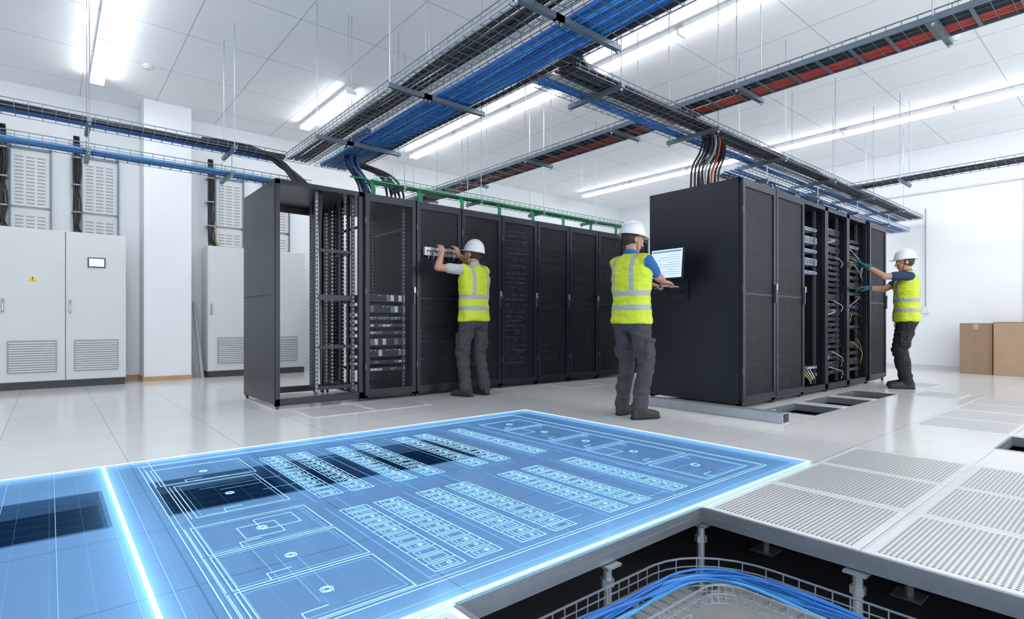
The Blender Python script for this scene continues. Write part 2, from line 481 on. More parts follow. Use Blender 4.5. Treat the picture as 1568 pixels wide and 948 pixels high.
# ------------------------------------------------------------------ laptop console on rack end
con = empty('laptop_console', (5.0, 3.45, 1.25))
mb = MB([])
mb.box(-.28, .10, -.21, .21, -.012, .0, BLACK)
mb.box(.10, .36, -.03, .03, -.03, -.006, BLACK)
mb.box(.33, .36, -.09, .09, -.12, .12, BLACK)
mb.box(-.25, .03, -.19, .19, .0, .014, SRVS)
for i in range(5):
    for j in range(12):
        mb.box(-.20 + i * .035, -.173 + i * .035, -.17 + j * .028, -.148 + j * .028, .014, .018, BLACK)
mb.box(.095, .125, -.03, .03, -.02, .30, BLACK)
R = Matrix.Translation((.07, 0, .10)) @ Matrix.Rotation(math.radians(6), 4, 'Y')
mb.box(.0, .022, -.205, .205, 0, .34, BLACK, X=R)
mb.box(-.003, .0, -.192, .192, .015, .325, SCRN, X=R)
for j in range(9):
    mb.box(-.0045, -.003, -.17, .17 - (.09 * ((j * 7) % 3)), .05 + j * .026, .054 + j * .026, SCRD, X=R)
mb.box(-.0045, -.003, -.18, .18, .292, .31, SCRD, X=R)
mb.build('laptop', parent=con, bevel=.002)

# ------------------------------------------------------------------ electrical cabinets
def cabinet(x0, x1, yf, yb, H, ndoor, screen=False, warn=False):
    e = empty('electrical_cabinet', ((x0 + x1) / 2, yf, 0)); cx = (x0 + x1) / 2
    mb = MB([CABG]); X = Matrix.Translation((-cx, -yf, 0))
    mb.box(x0 + .01, x1 - .01, yf + .02, yb, 0, .1, GAP, X=X)
    mb.box(x0, x1, yf + .02, yb, .1, H, CABG, X=X)
    w = (x1 - x0) / ndoor
    for i in range(ndoor):
        a, b = x0 + i * w + .004, x0 + (i + 1) * w - .004
        mb.box(a, b, yf, yf + .018, .11, H - .012, CABG, X=X)
        if i: mb.box(a - .006, a - .002, yf + .012, yf + .0195, .11, H - .012, GAP, X=X)
        c = (a + b) / 2
        mb.box(c - .25, c + .25, yf - .012, yf, .22, .65, LOUV, X=X)
        for k in range(13):
            mb.box(c - .235, c + .235, yf - .024, yf - .012, .235 + k * .031, .252 + k * .031, CABG, X=X)
        hx = a + .045
        mb.box(hx - .012, hx + .012, yf - .02, yf, 1.02, 1.2, LOUV, X=X)
        mb.box(hx - .008, hx + .008, yf - .034, yf - .02, 1.04, 1.14, STEEL, X=X)
    if screen:
        c = x1 - w / 2
        mb.box(c - .10, c + .10, yf - .012, yf, 1.66, 1.80, GAP, X=X)
        mb.box(c - .085, c + .085, yf - .015, yf - .012, 1.675, 1.785, SCRN, X=X)
    mb.build('cabinet_body', parent=e, bevel=.004)
    if warn:
        m = MB([YEL]); c = x1 - w * 1.5
        m.v = [V(p) - V((cx, yf, 0)) for p in ((c - .05, yf - .002, 1.43), (c + .05, yf - .002, 1.43), (c, yf - .002, 1.52), (c - .05, yf - .0, 1.43), (c + .05, yf, 1.43), (c, yf, 1.52))]
        m.f = [(0, 1, 2), (5, 4, 3), (0, 3, 4, 1), (1, 4, 5, 2), (2, 5, 3, 0)]; m.m = [0] * 5
        m.box(c - .005, c + .005, yf - .004, yf - .002, 1.458, 1.492, GAP, X=X)
        m.box(c - .005, c + .005, yf - .004, yf - .002, 1.443, 1.452, GAP, X=X)
        m.build('warning_sign', parent=e)
cabinet(-1.19, .85, 9.67, 10.4, 2.14, 3, True, True)
cabinet(1.96, 3.52, 9.95, 10.4, 2.14, 2)

for x in (-.41, .38, 2.17, 2.95):
    m = MB([])
    for (z0, z1) in ((2.20, 2.50), (2.54, 3.34)):
        m.box(x, x + .42, YB - .06, YB - .02, z0, z1, CABG)
        n = int((z1 - z0 - .05) / .05)
        for k in range(n):
            zz = z0 + .035 + k * .05
            for c in range(3):
                m.box(x + .04 + c * .12, x + .13 + c * .12, YB - .063, YB - .06, zz, zz + .02, LOUV)
    m.box(x - .02, x + .0, YB - .09, YB - .004, 2.18, 3.5, STEELD)
    m.box(x + .42, x + .44, YB - .09, YB - .004, 2.18, 3.5, STEELD)
    m.box(x - .015, x + .435, YB - .09, YB - .004, 3.34, 3.37, STEELD)
    m.build('cable_backplate')
for x in (-.50, .30, 2.06):
    m = MB([]); yy = YB - .14
    for k in range(9):
        dx = (k % 3) * .024 - .02; dy = (k // 3) * .024
        bend = .03 * math.sin(k)
        m.tube(catmull([(x + dx, yy - dy, 3.62), (x + dx + bend, yy - dy, 3.1), (x + dx - bend, yy - dy, 2.6), (x + dx, yy - dy - .02, 2.3), (x + dx + .03 * (k % 3), yy - dy - .06, 2.145)], 5), .012, CBK, 6)
    for zz in (2.5, 2.9, 3.3):
        m.box(x - .05, x + .06, yy - .065, YB - .004, zz, zz + .02, STEEL)
    if x > 2:
        for k in range(3): m.tube(catmull([(x + .04 + .02 * k, yy, 2.6), (x + .08, yy - .03, 2.35), (x + .1 + .02 * k, yy - .05, 2.145)], 5), .007, CYL_ if k else CGN, 5)
    m.build('cable_drop', smooth=True)
m = MB([])
R = Matrix.Translation((1.86, 9.95, 0)) @ Matrix.Rotation(math.radians(-4), 4, 'Y') @ Matrix.Rotation(math.radians(-9), 4, 'X')
m.box(0, .05, 0, .008, 0, 1.25, LOUV, X=R); m.box(0, .006, 0, .04, 0, 1.25, LOUV, X=R); m.box(.044, .05, 0, .04, 0, 1.25, LOUV, X=R)
m.build('leaning_channel')

m = MB([])
m.tube([(XR - .05, 2.95, 1.2), (XR - .05, 2.95, 3.1)], .012, CGY, 8)
m.box(XR - .06, XR - .002, 2.90, 3.0, 1.08, 1.2, LAMPB)
m.build('wall_switch')

def carton(x0, x1, y0, y1, H, mt):
    m = MB([mt])
    m.box(x0, x1, y0, y1, 0, H)
    m.box(x0 - .002, x1 + .002, (y0 + y1) / 2 - .03, (y0 + y1) / 2 + .03, H - .10, H + .002, TAPE)
    m.box(x0 - .002, x0, (y0 + y1) / 2 - .003, (y0 + y1) / 2 + .003, 0, H, CARD2)
    m.box(x0 - .003, x0 + .001, y0, y1, H - .01, H + .003, CARD2)
    m.box(x0 - .003, x0 - .001, y0 + .06, y0 + .18, .1, .16, CARD2)
    m.build('cardboard_box', bevel=.006)
carton(12.25, 12.8, 1.86, 2.30, .88, CARD2)
carton(12.2, 12.8, 1.02, 1.84, .90, CARD)
carton(12.2, 12.8, .15, 1.0, .86, CARD)

# ------------------------------------------------------------------ cable trays
def P(axis, a, c, z): return (a, c, z) if axis == 'x' else (c, a, z)
def tray(name, axis, a0, a1, c, z, w, h=.07, cables=(), hang=1.5, h0=None, strut=.25, step=.1, ladder=False, mat=None, hangtop=None):
    e = empty(name, P(axis, (a0 + a1) / 2, c, z))
    mt = mat or STEELD
    mb = MB([mt]); r = .0035
    O = V(e.location)
    def q(a, cc, zz): return V(P(axis, a, cc, zz)) - O
    def bx(aa, ab, ca, cb, za, zb, m_=0):
        p0, p1 = q(aa, ca, za), q(ab, cb, zb)
        mb.box(min(p0.x, p1.x), max(p0.x, p1.x), min(p0.y, p1.y), max(p0.y, p1.y), p0.z, p1.z, m_)
    if ladder:
        for s_ in (-1, 1):
            bx(a0, a1, c + s_ * w / 2 - .006, c + s_ * w / 2 + .006, z - .01, z + .03)
        a = a0 + .1
        while a < a1: bx(a - .012, a + .012, c - w / 2, c + w / 2, z - .012, z); a += .25
    n = max(3, int(w / .09))
    for k in range(n + 1):
        cc = c - w / 2 + w * k / n
        mb.tube([q(a0, cc, z), q(a1, cc, z)], r, 0, 4)
    for s_ in (-1, 1):
        mb.tube([q(a0, c + s_ * w / 2, z + h), q(a1, c + s_ * w / 2, z + h)], r * 1.5, 0, 4)
        mb.tube([q(a0, c + s_ * w / 2, z + h / 2), q(a1, c + s_ * w / 2, z + h / 2)], r, 0, 4)
    a = a0 + .05
    while a < a1:
        mb.tube([q(a, c - w / 2, z + h), q(a, c - w / 2, z - .002), q(a, c + w / 2, z - .002), q(a, c + w / 2, z + h)], r, 0, 4)
        a += step
    mb.build('basket', parent=e)
    mb = MB([STEELD])
    a = h0 if h0 is not None else a0 + .4
    zt = (hangtop or CH)
    while a < a1:
        bx(a - .02, a + .02, c - w / 2 - strut * .5, c + w / 2 + strut * .5, z - .045, z - .006)
        for s_ in (-1, 1):
            cc = c + s_ * (w / 2 + strut * .35)
            mb.tube([q(a, cc, z - .07), q(a, cc, zt)], .005, STEEL, 5)
            mb.tube([q(a, cc, z - .062), q(a, cc, z - .05)], .013, STEEL, 6)
        a += hang
    mb.build('hangers', parent=e)
    mb = MB([])
    rr = random.Random(len(name) * 7 + int(abs(c) * 10))
    for (mat_, nn, cr, c0, c1) in cables:
        for k in range(nn):
            lay = k % 2 if nn > 6 else 0
            base = c - w / 2 + (c0 + (c1 - c0) * (k + .5) / nn) * w
            pts = []; a = a0; ph = rr.random() * 6
            while a <= a1 + .001:
                pts.append(q(a, base + .012 * math.sin(a * 1.7 + ph) + rr.uniform(-.006, .006), z + cr + .004 + lay * cr * 1.7 + rr.uniform(0, .010)))
                a += (a1 - a0) / max(2, round((a1 - a0) / .45))
            mb.tube(catmull(pts, 3), cr, mat_, 6)
    if cables: mb.build('cables', parent=e, smooth=True)
    return e

TZ = 2.88
t1 = tray('cable_tray', 'y', .3, 6.95, 2.36, TZ, .30, cables=[(CBK, 8, .012, .25, .92), (CGY, 1, .01, .1, .2)], hang=1.62, h0=.91, strut=.12)
t2 = tray('cable_tray', 'y', .3, 6.95, 2.82, TZ, .50, cables=[(CBL, 32, .0125, .14, .86), (CLB, 6, .010, .2, .8), (CBK, 2, .012, .9, .98)], hang=1.62, h0=.91, strut=.16)
t3 = tray('cable_tray', 'x', -3.9, 2.2, 7.0, TZ, .32, cables=[(CBK, 8, .012, .1, .6), (CBL, 3, .010, .6, .9)], hang=1.3, h0=-3.6)
tray('cable_tray', 'x', -3.9, 2.55, 7.12, TZ - .26, .30, cables=[(CLB, 5, .011, .1, .6), (CBL, 6, .012, .4, .9)], hang=1.3, h0=-3.6, hangtop=TZ - .06)
t5 = tray('cable_tray', 'x', 3.15, 12.8, 3.2, TZ, .48, cables=[(CBK, 12, .013, .05, .45), (CGY, 4, .010, .45, .65), (CBL, 5, .011, .72, .92)], hang=1.55, h0=3.65, strut=.14)
tray('cable_tray', 'x', 6.2, 12.8, 3.35, TZ - .22, .36, cables=[(CBL, 7, .011, .1, .7), (CGY, 3, .012, .7, .95)], hang=1.55, h0=6.75, strut=.1, hangtop=TZ - .06)
tray('cable_tray', 'y', -1.0, 9.6, 5.02, 3.05, .36, cables=[(CRD, 6, .015, .62, .97), (CBK, 6, .016, .05, .55)], hang=1.45, h0=-.4, ladder=True, strut=.16)
t8 = tray('cable_tray', 'x', 3.0, 8.1, 6.28, 2.60, .24, cables=[(CGN, 6, .011, .1, .9)], hang=1.2, h0=3.4, mat=M('tray_green_tint', (.12, .26, .20), .45, .4), strut=.12)
tray('cable_tray', 'y', -1.0, 3.9, 9.85, 3.02, .30, cables=[(CBK, 7, .012, .1, .9)], hang=1.5, h0=-.5)

m = WB()
rr = random.Random(3)
for k in range(20):
    o = (k % 10) * .027; l = (k // 10) * .034; j = rr.uniform(-.02, .02)
    m.tube(catmull([(2.72 + o * .9, 1.6, TZ + .06 + l), (2.75 + o * .9, 2.2, TZ + .10 + l), (2.92 + o * .5 + j, 2.75 - o * .2, TZ + .12 + l + j),
                    (3.25, 3.02 + .2 - o, TZ + .07 + l - j), (3.8, 3.22 - o + .1, TZ + .05 + l), (4.5, 3.30 - o, TZ + .04 + l)], 6), .0145, CBK if k % 6 else CGY, 6)
for k in range(9):
    o = k * .022
    m.tube(catmull([(2.9 - o, 5.0, TZ + .06), (2.92 - o, 4.3, TZ + .08), (3.02 - o * .5, 3.75 - o, TZ + .09), (3.35, 3.42 - o, TZ + .07), (4.1, 3.38 - o, TZ + .05)], 6), .010, CWH if k % 2 else CGY, 6)
m.build('cable_sweep', smooth=True, parent=t5)
m = WB()
for k in range(15):
    o = (k % 6) * .034; l = (k // 6) * .018; j = rr.uniform(-.03, .03)
    m.tube(catmull([(1.3, 7.0 - .1 + o, TZ + .03 + l), (1.8 + o, 6.98 - .1 + o, TZ + .03 + l), (2.08 + l + o * .5, 6.85 - .05 + o, TZ - .06 + j), (2.22 + l + j + o, 6.72 + o * .5, 2.6), (2.22 + l + o * 1.3, 6.5 + o, 2.375)], 6), .0125, CBK, 6)
m.build('cable_drop_loops', smooth=True, parent=t3)
m = WB()
for k in range(12):
    o = (k % 5) * .034; l = (k // 5) * .03; j = rr.uniform(-.04, .04)
    m.tube(catmull([(2.66 + o, 5.6, TZ + .06 + l), (2.66 + o, 6.1, TZ + .06 + l), (2.74 + o + j, 6.34, TZ - .05), (2.93 + o + j, 6.36 + l, 2.6), (2.98 + o * 1.3, 6.38 + l, 2.375)], 6), .0135, CBL if k % 2 else CBK, 6)
for k in range(10):
    o = (k % 5) * .038; j = rr.uniform(-.04, .04)
    m.tube(catmull([(2.75, 6.9 - o, TZ + .05), (3.0, 6.7 - o, TZ + .02), (3.25 + o + j, 6.5, TZ - .12 + j), (3.32 + o, 6.42 - o, 2.5), (3.3 + o, 6.42, 2.375)], 6), .0125, CBK, 6)
m.build('cable_drop_loops', smooth=True, parent=t2)
m = WB()
for k in range(18):
    o = (k % 7) * .045; l = (k // 7) * .045; j = rr.uniform(-.03, .03)
    m.tube(catmull([(4.9 + o, 3.2 - .1 + l, TZ + .05), (5.35 + o, 3.2 - .1 + l, TZ + .03), (5.52 + o * 1.2 + j, 3.25 - .05 + l, TZ - .10), (5.50 + o * 1.5, 3.3 + l, 2.62), (5.52 + o * 1.5 + j, 3.32 + l, 2.39)], 6), .0125, CRD if k == 4 else (CGY if k in (2, 9) else CBK), 6)
for i in range(2, 6):
    for k in range(5):
        x = BX + .75 * i + .3 + .03 * k
        m.tube(catmull([(x - .2, 3.3, TZ - .17), (x - .02, 3.28, TZ - .2), (x, 3.3, 2.55), (x, 3.32, 2.39)], 5), .010, rr.choice((CBK, CBL, CWH)), 6)
m.build('cable_drop_loops', smooth=True, parent=t5)
m = WB()
for i in range(8):
    x = AX + .66 * i + .3
    for k in range(3):
        m.tube(catmull([(x - .25, 6.28, 2.64), (x - .05, 6.26 - .02 * k, 2.62), (x + .02 * k, 6.22, 2.54), (x + .02 * k, 6.24, 2.37)], 5), .010, CGN, 6)
m.build('cable_drop_loops', smooth=True, parent=t8)

# under-floor basket with blue cables in the pit
e = empty('underfloor_cable_tray', (1.6, 1.2, -.2))
mb = MB([STEEL]); O = V(e.location); r = .003; w = .24; zt = -.2; h = .07
def path_pt(s_, off):
    L1 = 1.9 - .2; Rr = .22
    yc, xc = 1.24, 1.92
    if s_ < L1: return V((.2 + s_, yc + off, 0))
    a = (s_ - L1) / Rr
    if a < math.pi / 2:
        return V((.2 + L1 + (Rr + off) * math.sin(a), yc - Rr + (Rr + off) * math.cos(a), 0))
    return V((.2 + L1 + Rr + off, yc - Rr - (s_ - L1 - Rr * math.pi / 2), 0))
S = 4.4
def run(off, z, rad, mt, seg=4, n=90, wob=0, ph=0):
    pts = []
    for i in range(n + 1):
        s_ = S * i / n
        p = path_pt(s_, off + wob * math.sin(s_ * 5 + ph)); p.z = z + (abs(wob) * .6 * math.sin(s_ * 7 + ph * 2)); pts.append(p - O)
    mb.tube(pts, rad, mt, seg)
for k in range(6): run(-w / 2 + w * k / 5, zt, r, 0)
for s_ in (-1, 1):
    run(s_ * w / 2, zt + h, r * 1.4, 0); run(s_ * w / 2, zt + h / 2, r, 0)
s_ = 0.05
while s_ < S:
    a, b = path_pt(s_, -w / 2), path_pt(s_, w / 2)
    mb.tube([V((a.x, a.y, zt + h)) - O, V((a.x, a.y, zt)) - O, V((b.x, b.y, zt)) - O, V((b.x, b.y, zt + h)) - O], r, 0, 4); s_ += .06
for s_ in (.9, 1.6, 2.6, 3.3):
    a, b = path_pt(s_, -w / 2), path_pt(s_, w / 2)
    for p in (a, b): mb.tube([V((p.x, p.y, zt)) - O, V((p.x, p.y, -.38)) - O], .01, 0, 6)
mb.build('basket', parent=e)
mb = MB([])
for k in range(8):
    run(-.01 + .0085 * k, zt + .03 + .012 * (k % 3), .0065, CBL if k % 3 else CLB, 6, wob=.016, ph=k * 1.3)
mb.build('cables', parent=e, smooth=True)

# ------------------------------------------------------------------ holographic floor plan
def holo_mat(name, cx, cy, hx, hy):
    m = bpy.data.materials.new(name); m.use_nodes = True; nt = m.node_tree
    nt.nodes.remove(nt.nodes['Principled BSDF']); out = nt.nodes['Material Output']
    tc, sp = objcoord(nt)
    ax = nmath(nt, 'SUBTRACT', hx, nmath(nt, 'ABSOLUTE', nmath(nt, 'SUBTRACT', sp.outputs[0], cx)))
    ay = nmath(nt, 'SUBTRACT', hy, nmath(nt, 'ABSOLUTE', nmath(nt, 'SUBTRACT', sp.outputs[1], cy)))
    dmin = nmath(nt, 'MINIMUM', ax, ay)
    glow = nmath(nt, 'EXPONENT', nmath(nt, 'MULTIPLY', dmin, -34))
    glow2 = nmath(nt, 'EXPONENT', nmath(nt, 'MULTIPLY', dmin, -7))
    def gl(s_, p):
        return nmath(nt, 'GREATER_THAN', nmath(nt, 'ABSOLUTE', nmath(nt, 'SUBTRACT', nmath(nt, 'FRACT', nmath(nt, 'DIVIDE', s_, p)), .5)), .5 - .0009 / p)
    g = nmath(nt, 'MAXIMUM', gl(sp.outputs[0], .11), gl(sp.outputs[1], .11))
    nz = nt.nodes.new('ShaderNodeTexNoise'); nz.inputs['Scale'].default_value = 1.1
    nt.links.new(tc.outputs['Object'], nz.inputs['Vector'])
    base = nmath(nt, 'MULTIPLY', nz.outputs[0], .12)
    e1 = nt.nodes.new('ShaderNodeEmission'); e1.inputs['Color'].default_value = (.06, .30, .95, 1)
    nt.links.new(base, e1.inputs['Strength'])
    st = nmath(nt, 'ADD', nmath(nt, 'MULTIPLY', g, .15), nmath(nt, 'ADD', nmath(nt, 'MULTIPLY', glow, .55), nmath(nt, 'MULTIPLY', glow2, .10)))
    em = nt.nodes.new('ShaderNodeEmission'); em.inputs['Color'].default_value = (.28, .64, 1, 1)
    nt.links.new(st, em.inputs['Strength'])
    tr = nt.nodes.new('ShaderNodeBsdfTransparent'); tr.inputs['Color'].default_value = (.46, .63, .81, 1)
    ad = nt.nodes.new('ShaderNodeAddShader'); ad2 = nt.nodes.new('ShaderNodeAddShader')
    nt.links.new(em.outputs[0], ad.inputs[0]); nt.links.new(tr.outputs[0], ad.inputs[1])
    nt.links.new(ad.outputs[0], ad2.inputs[0]); nt.links.new(e1.outputs[0], ad2.inputs[1])
    nt.links.new(ad2.outputs[0], out.inputs[0])
    return m
HL = M('hologram_line', (.3, .65, .9), es=.68, ecol=(.55, .85, 1))
HLF = M('hologram_line_faint', (.15, .4, .7), es=.45, ecol=(.36, .66, 1))
HLB = M('hologram_border', (.6, .9, 1), es=1.5, ecol=(.62, .92, 1))
hx0, hx1, hy0, hy1 = .245, 3.63, 1.42, 4.10
holo = empty('holographic_floor_plan', (0, 0, 0))
def plane(x0, x1, y0, y1, z, mt, nm):
    m = MB([mt]); m.v = [V((x0, y0, z)), V((x1, y0, z)), V((x1, y1, z)), V((x0, y1, z))]; m.f = [(0, 1, 2, 3)]; m.m = [0]
    return m.build(nm, parent=holo)
plane(hx0, hx1, hy0, hy1, .010, holo_mat('hologram_film', (hx0 + hx1) / 2, (hy0 + hy1) / 2, (hx1 - hx0) / 2, (hy1 - hy0) / 2), 'plan_panel')
plane(-1.6, hx0, hy0, hy1, .010, holo_mat('hologram_film_side', (-1.6 + hx0) / 2, (hy0 + hy1) / 2, (hx0 + 1.6) / 2, (hy1 - hy0) / 2), 'side_panel')
mb = MB([HL, HLF, HLB])
def ln(x0, y0, x1, y1, w=.007, mt=0, z=.013):
    mb.box(min(x0, x1) - w / 2, max(x0, x1) + w / 2, min(y0, y1) - w / 2, max(y0, y1) + w / 2, z, z + .001, mt)
def rect(x0, y0, x1, y1, w=.007, mt=0):
    ln(x0, y0, x1, y0, w, mt); ln(x1, y0, x1, y1, w, mt); ln(x0, y1, x1, y1, w, mt); ln(x0, y0, x0, y1, w, mt)
def ring(x, y, rad, mt=0, n=20):
    mb.tube([(x + rad * math.cos(i * 2 * math.pi / n), y + rad * math.sin(i * 2 * math.pi / n), .014) for i in range(n + 1)], .0014, mt, 4)
rect(hx0, hy0, hx1, hy1, .015, 2)
ln(-1.6, hy0, hx0, hy0, .012, 2); ln(-1.6, hy1, hx0, hy1, .012, 2)
rect(hx0 + .06, hy0 + .05, hx1 - .08, hy1 - .07, .0025, 1)
rect(hx0 + .16, hy0 + .13, hx1 - .30, hy1 - .16, .0036, 0)
rect(hx0 + .18, hy0 + .15, hx1 - .32, hy1 - .18, .002, 0)
rr = random.Random(5)
def cells(x0, x1, y0, y1, n):
    rect(x0, y0, x1, y1, .003)
    dy = (y1 - y0) / n; dx = x1 - x0
    for i in range(n):
        y = y0 + dy * i
        if i: ln(x0, y, x1, y, .0025)
        rect(x0 + dx * .16, y + dy * .2, x1 - dx * .16, y + dy * .8, .0018, 0)
        ln(x0 + dx * .30, y + dy * .36, x0 + dx * .30, y + dy * .64, .0022, 0)
        if rr.random() < .7: ring(x0 + dx * .62, y + dy * .5, dy * .13, 0, 8)
        if rr.random() < .5: ln(x0 + dx * .45, y + dy * .5, x1 - dx * .2, y + dy * .5, .0016, 0)
for (gx, n_) in ((1.02, 12), (1.19, 12), (1.42, 12), (1.60, 12), (1.95, 13), (2.13, 13), (2.45, 12)):
    cells(gx, gx + .13, 1.62, 2.44, n_)
for (gx, n_) in ((1.02, 13), (1.19, 13), (1.45, 13), (1.63, 13), (1.95, 14), (2.13, 14), (2.45, 12)):
    cells(gx, gx + .12, 2.68, 3.70, n_)
for gx in (.98, 1.38, 1.91, 2.41):
    ln(gx, 1.58, gx, 2.5, .002, 1); ln(gx, 2.62, gx, 3.78, .002, 1)
for (a, b, c, d) in ((.45, 1.58, .92, 1.90), (.45, 1.92, .92, 2.25), (.45, 2.27, .92, 2.62), (.50, 2.75, .90, 3.35), (.45, 3.4, .92, 3.8)):
    rect(a, b, c, d, .0036)
    rect(a + .02, b + .02, c - .02, d - .02, .0018, 1)
    cx_, cy_ = (a + c) / 2, (b + d) / 2
    ring(cx_, cy_, .020); ring(cx_, cy_, .012); rect(cx_ - .018, cy_ - .014, cx_ + .018, cy_ + .014, .002)
    ln(a - .02, b, a - .02, d, .003); ln(a + .12, b, a + .12, b + .06, .003); ln(a + .12, b + .06, a + .2, b + .06, .003)
rect(.60, 2.35, .75, 2.5, .003); rect(.68, 2.42, .84, 2.56, .003)
y = 1.62
for k, hh in enumerate((.42, .5, .36, .52, .34)):
    rect(2.78, y, 3.22, y + hh - .03, .0036); rect(2.80, y + .02, 3.20, y + hh - .05, .0018, 1)
    ring(3.0, y + hh / 2, .026); rect(2.975, y + hh / 2 - .016, 3.025, y + hh / 2 + .016, .0025)
    ln(2.86, y, 2.86, y + .07, .003); ln(2.86, y + .07, 2.93, y + .07, .003); ln(3.12, y + hh - .03, 3.12, y + hh - .1, .003)
    if k % 2: ln(2.78, y + hh * .6, 2.95, y + hh * .6, .003); ln(2.95, y + hh * .6, 2.95, y + hh - .03, .003)
    y += hh
ln(2.70, 1.6, 2.70, 3.85, .003, 1); ln(2.67, 1.6, 2.67, 3.85, .002, 1)
for k in range(40):
    a = hx0 + .2 + rr.random() * 2.7; b = hy0 + .12 + rr.random() * 2.4
    if rr.random() < .5: ln(a, b, a + .15 + rr.random() * .4, b, .0018, 1)
    else: ln(a, b, a, min(hy1 - .05, b + .15 + rr.random() * .4), .0018, 1)
for k in range(10):
    a = -1.5 + .19 * k
    ln(a, hy0 + .02, a, hy1 - .02, .002, 1)
ln(hx0 + .22, hy0 + .03, hx0 + .22, hy1 - .03, .003, 0)
mb.build('plan_lines', parent=holo)

# ------------------------------------------------------------------ people
def vest_material(name, yellow):
    m = bpy.data.materials.new(name); m.use_nodes = True; nt = m.node_tree; b = nt.nodes['Principled BSDF']
    tc, sp = objcoord(nt)
    def band(s_, a, b_): return nmath(nt, 'MULTIPLY', nmath(nt, 'GREATER_THAN', s_, a), nmath(nt, 'LESS_THAN', s_, b_))
    z = sp.outputs[2]; ay = nmath(nt, 'ABSOLUTE', sp.outputs[1])
    f = nmath(nt, 'MAXIMUM', band(z, .995, 1.045), band(z, 1.125, 1.175))
    f = nmath(nt, 'MAXIMUM', f, nmath(nt, 'MULTIPLY', band(ay, .085, .128), nmath(nt, 'GREATER_THAN', z, 1.17)))
    nz = nt.nodes.new('ShaderNodeTexNoise'); nz.inputs['Scale'].default_value = 9
    nt.links.new(tc.outputs['Object'], nz.inputs['Vector'])
    base = mixcol(nt, nz.outputs[0], tuple(c * .85 for c in yellow), yellow)
    nt.links.new(mixcol(nt, f, base, (.36, .39, .40)), b.inputs['Base Color'])
    b.inputs['Roughness'].default_value = .6
    bp = nt.nodes.new('ShaderNodeBump'); bp.inputs['Strength'].default_value = .6; bp.inputs['Distance'].default_value = .015
    nt.links.new(nz.outputs[0], bp.inputs['Height']); nt.links.new(bp.outputs[0], b.inputs['Normal'])
    return m
VEST = vest_material('hi_vis_vest', (.60, .73, .03))
SKIN = M('skin', (.48, .265, .18), .5, var=.06)
HAIR = M('hair_dark', (.03, .02, .015), .6)
PANT = M('trousers_charcoal', (.045, .049, .058), .85, var=.25, bump=.5, bscale=25)
PANT2 = M('trousers_black', (.014, .016, .021), .85, var=.2, bump=.5, bscale=25)
BOOT = M('boots', (.030, .028, .029), .6)
SOLE = M('boot_sole', (.012, .012, .012), .8)
HAT = M('hard_hat_white', (.80, .82, .84), .3, var=.01)
STRAP = M('hat_strap', (.05, .05, .06), .6)
EYEW = M('eye_white', (.8, .8, .8), .3)
EYED = M('eye_iris', (.03, .02, .015), .2)
LIP = M('lips', (.42, .17, .14), .5)

def ik(S, W, L1, L2, hint):
    d = W - S; D = d.length
    if D > (L1 + L2) * .985: W = S + d.normalized() * (L1 + L2) * .985; d = W - S; D = d.length
    u = d.normalized(); a = (L1 * L1 - L2 * L2 + D * D) / (2 * D)
    h = math.sqrt(max(0, L1 * L1 - a * a)); hn = (hint - u * hint.dot(u)).normalized()
    return S + u * a + hn * h, W

def hand(mb, wrist, f, n, side, mat, curl=.5, sc_=1.0):
    f = f.normalized(); side = (side - f * side.dot(f)).normalized(); n2 = f.cross(side)
    n = n2 if n2.dot(n) > 0 else -n2
    X = Matrix(((side.x, n.x, f.x, wrist.x), (side.y, n.y, f.y, wrist.y), (side.z, n.z, f.z, wrist.z), (0, 0, 0, 1)))
    k = sc_
    mb.loft([(0, 0, -.03 * k, .024 * k, .022 * k), (0, 0, -.01 * k, .026 * k, .020 * k), (0, 0, .015 * k, .034 * k, .018 * k), (0, 0, .045 * k, .041 * k, .017 * k),
             (0, 0, .075 * k, .041 * k, .0145 * k), (0, 0, .092 * k, .036 * k, .010 * k)], mat, X=X, seg=18)
    for i, (off, L) in enumerate(((.030, .072), (.010, .080), (-.010, .075), (-.030, .060))):
        p = V((off, 0, .083)) * k; ang = curl * (.35 + .08 * i); rad = .0092 * k
        for sgm, fr in enumerate((.45, .31, .24)):
            d = V((off * .9, math.sin(ang), math.cos(ang))).normalized()
            q_ = p + d * L * fr * k
            mb.bone(X @ p, X @ q_, rad, rad * .9, mat, 8)
            p = q_; ang += curl * .8; rad *= .9
    p = V((.030, .004, .022)) * k
    for (dv, L, ra, rb) in ((V((.62, .35, .65)), .045, .0125, .011), (V((.30, .45, .85)), .033, .011, .0095), (V((.12, .5, .85)), .026, .0095, .008)):
        q_ = p + dv.normalized() * L * k
        mb.bone(X @ p, X @ q_, ra * k, rb * k, mat, 8); p = q_

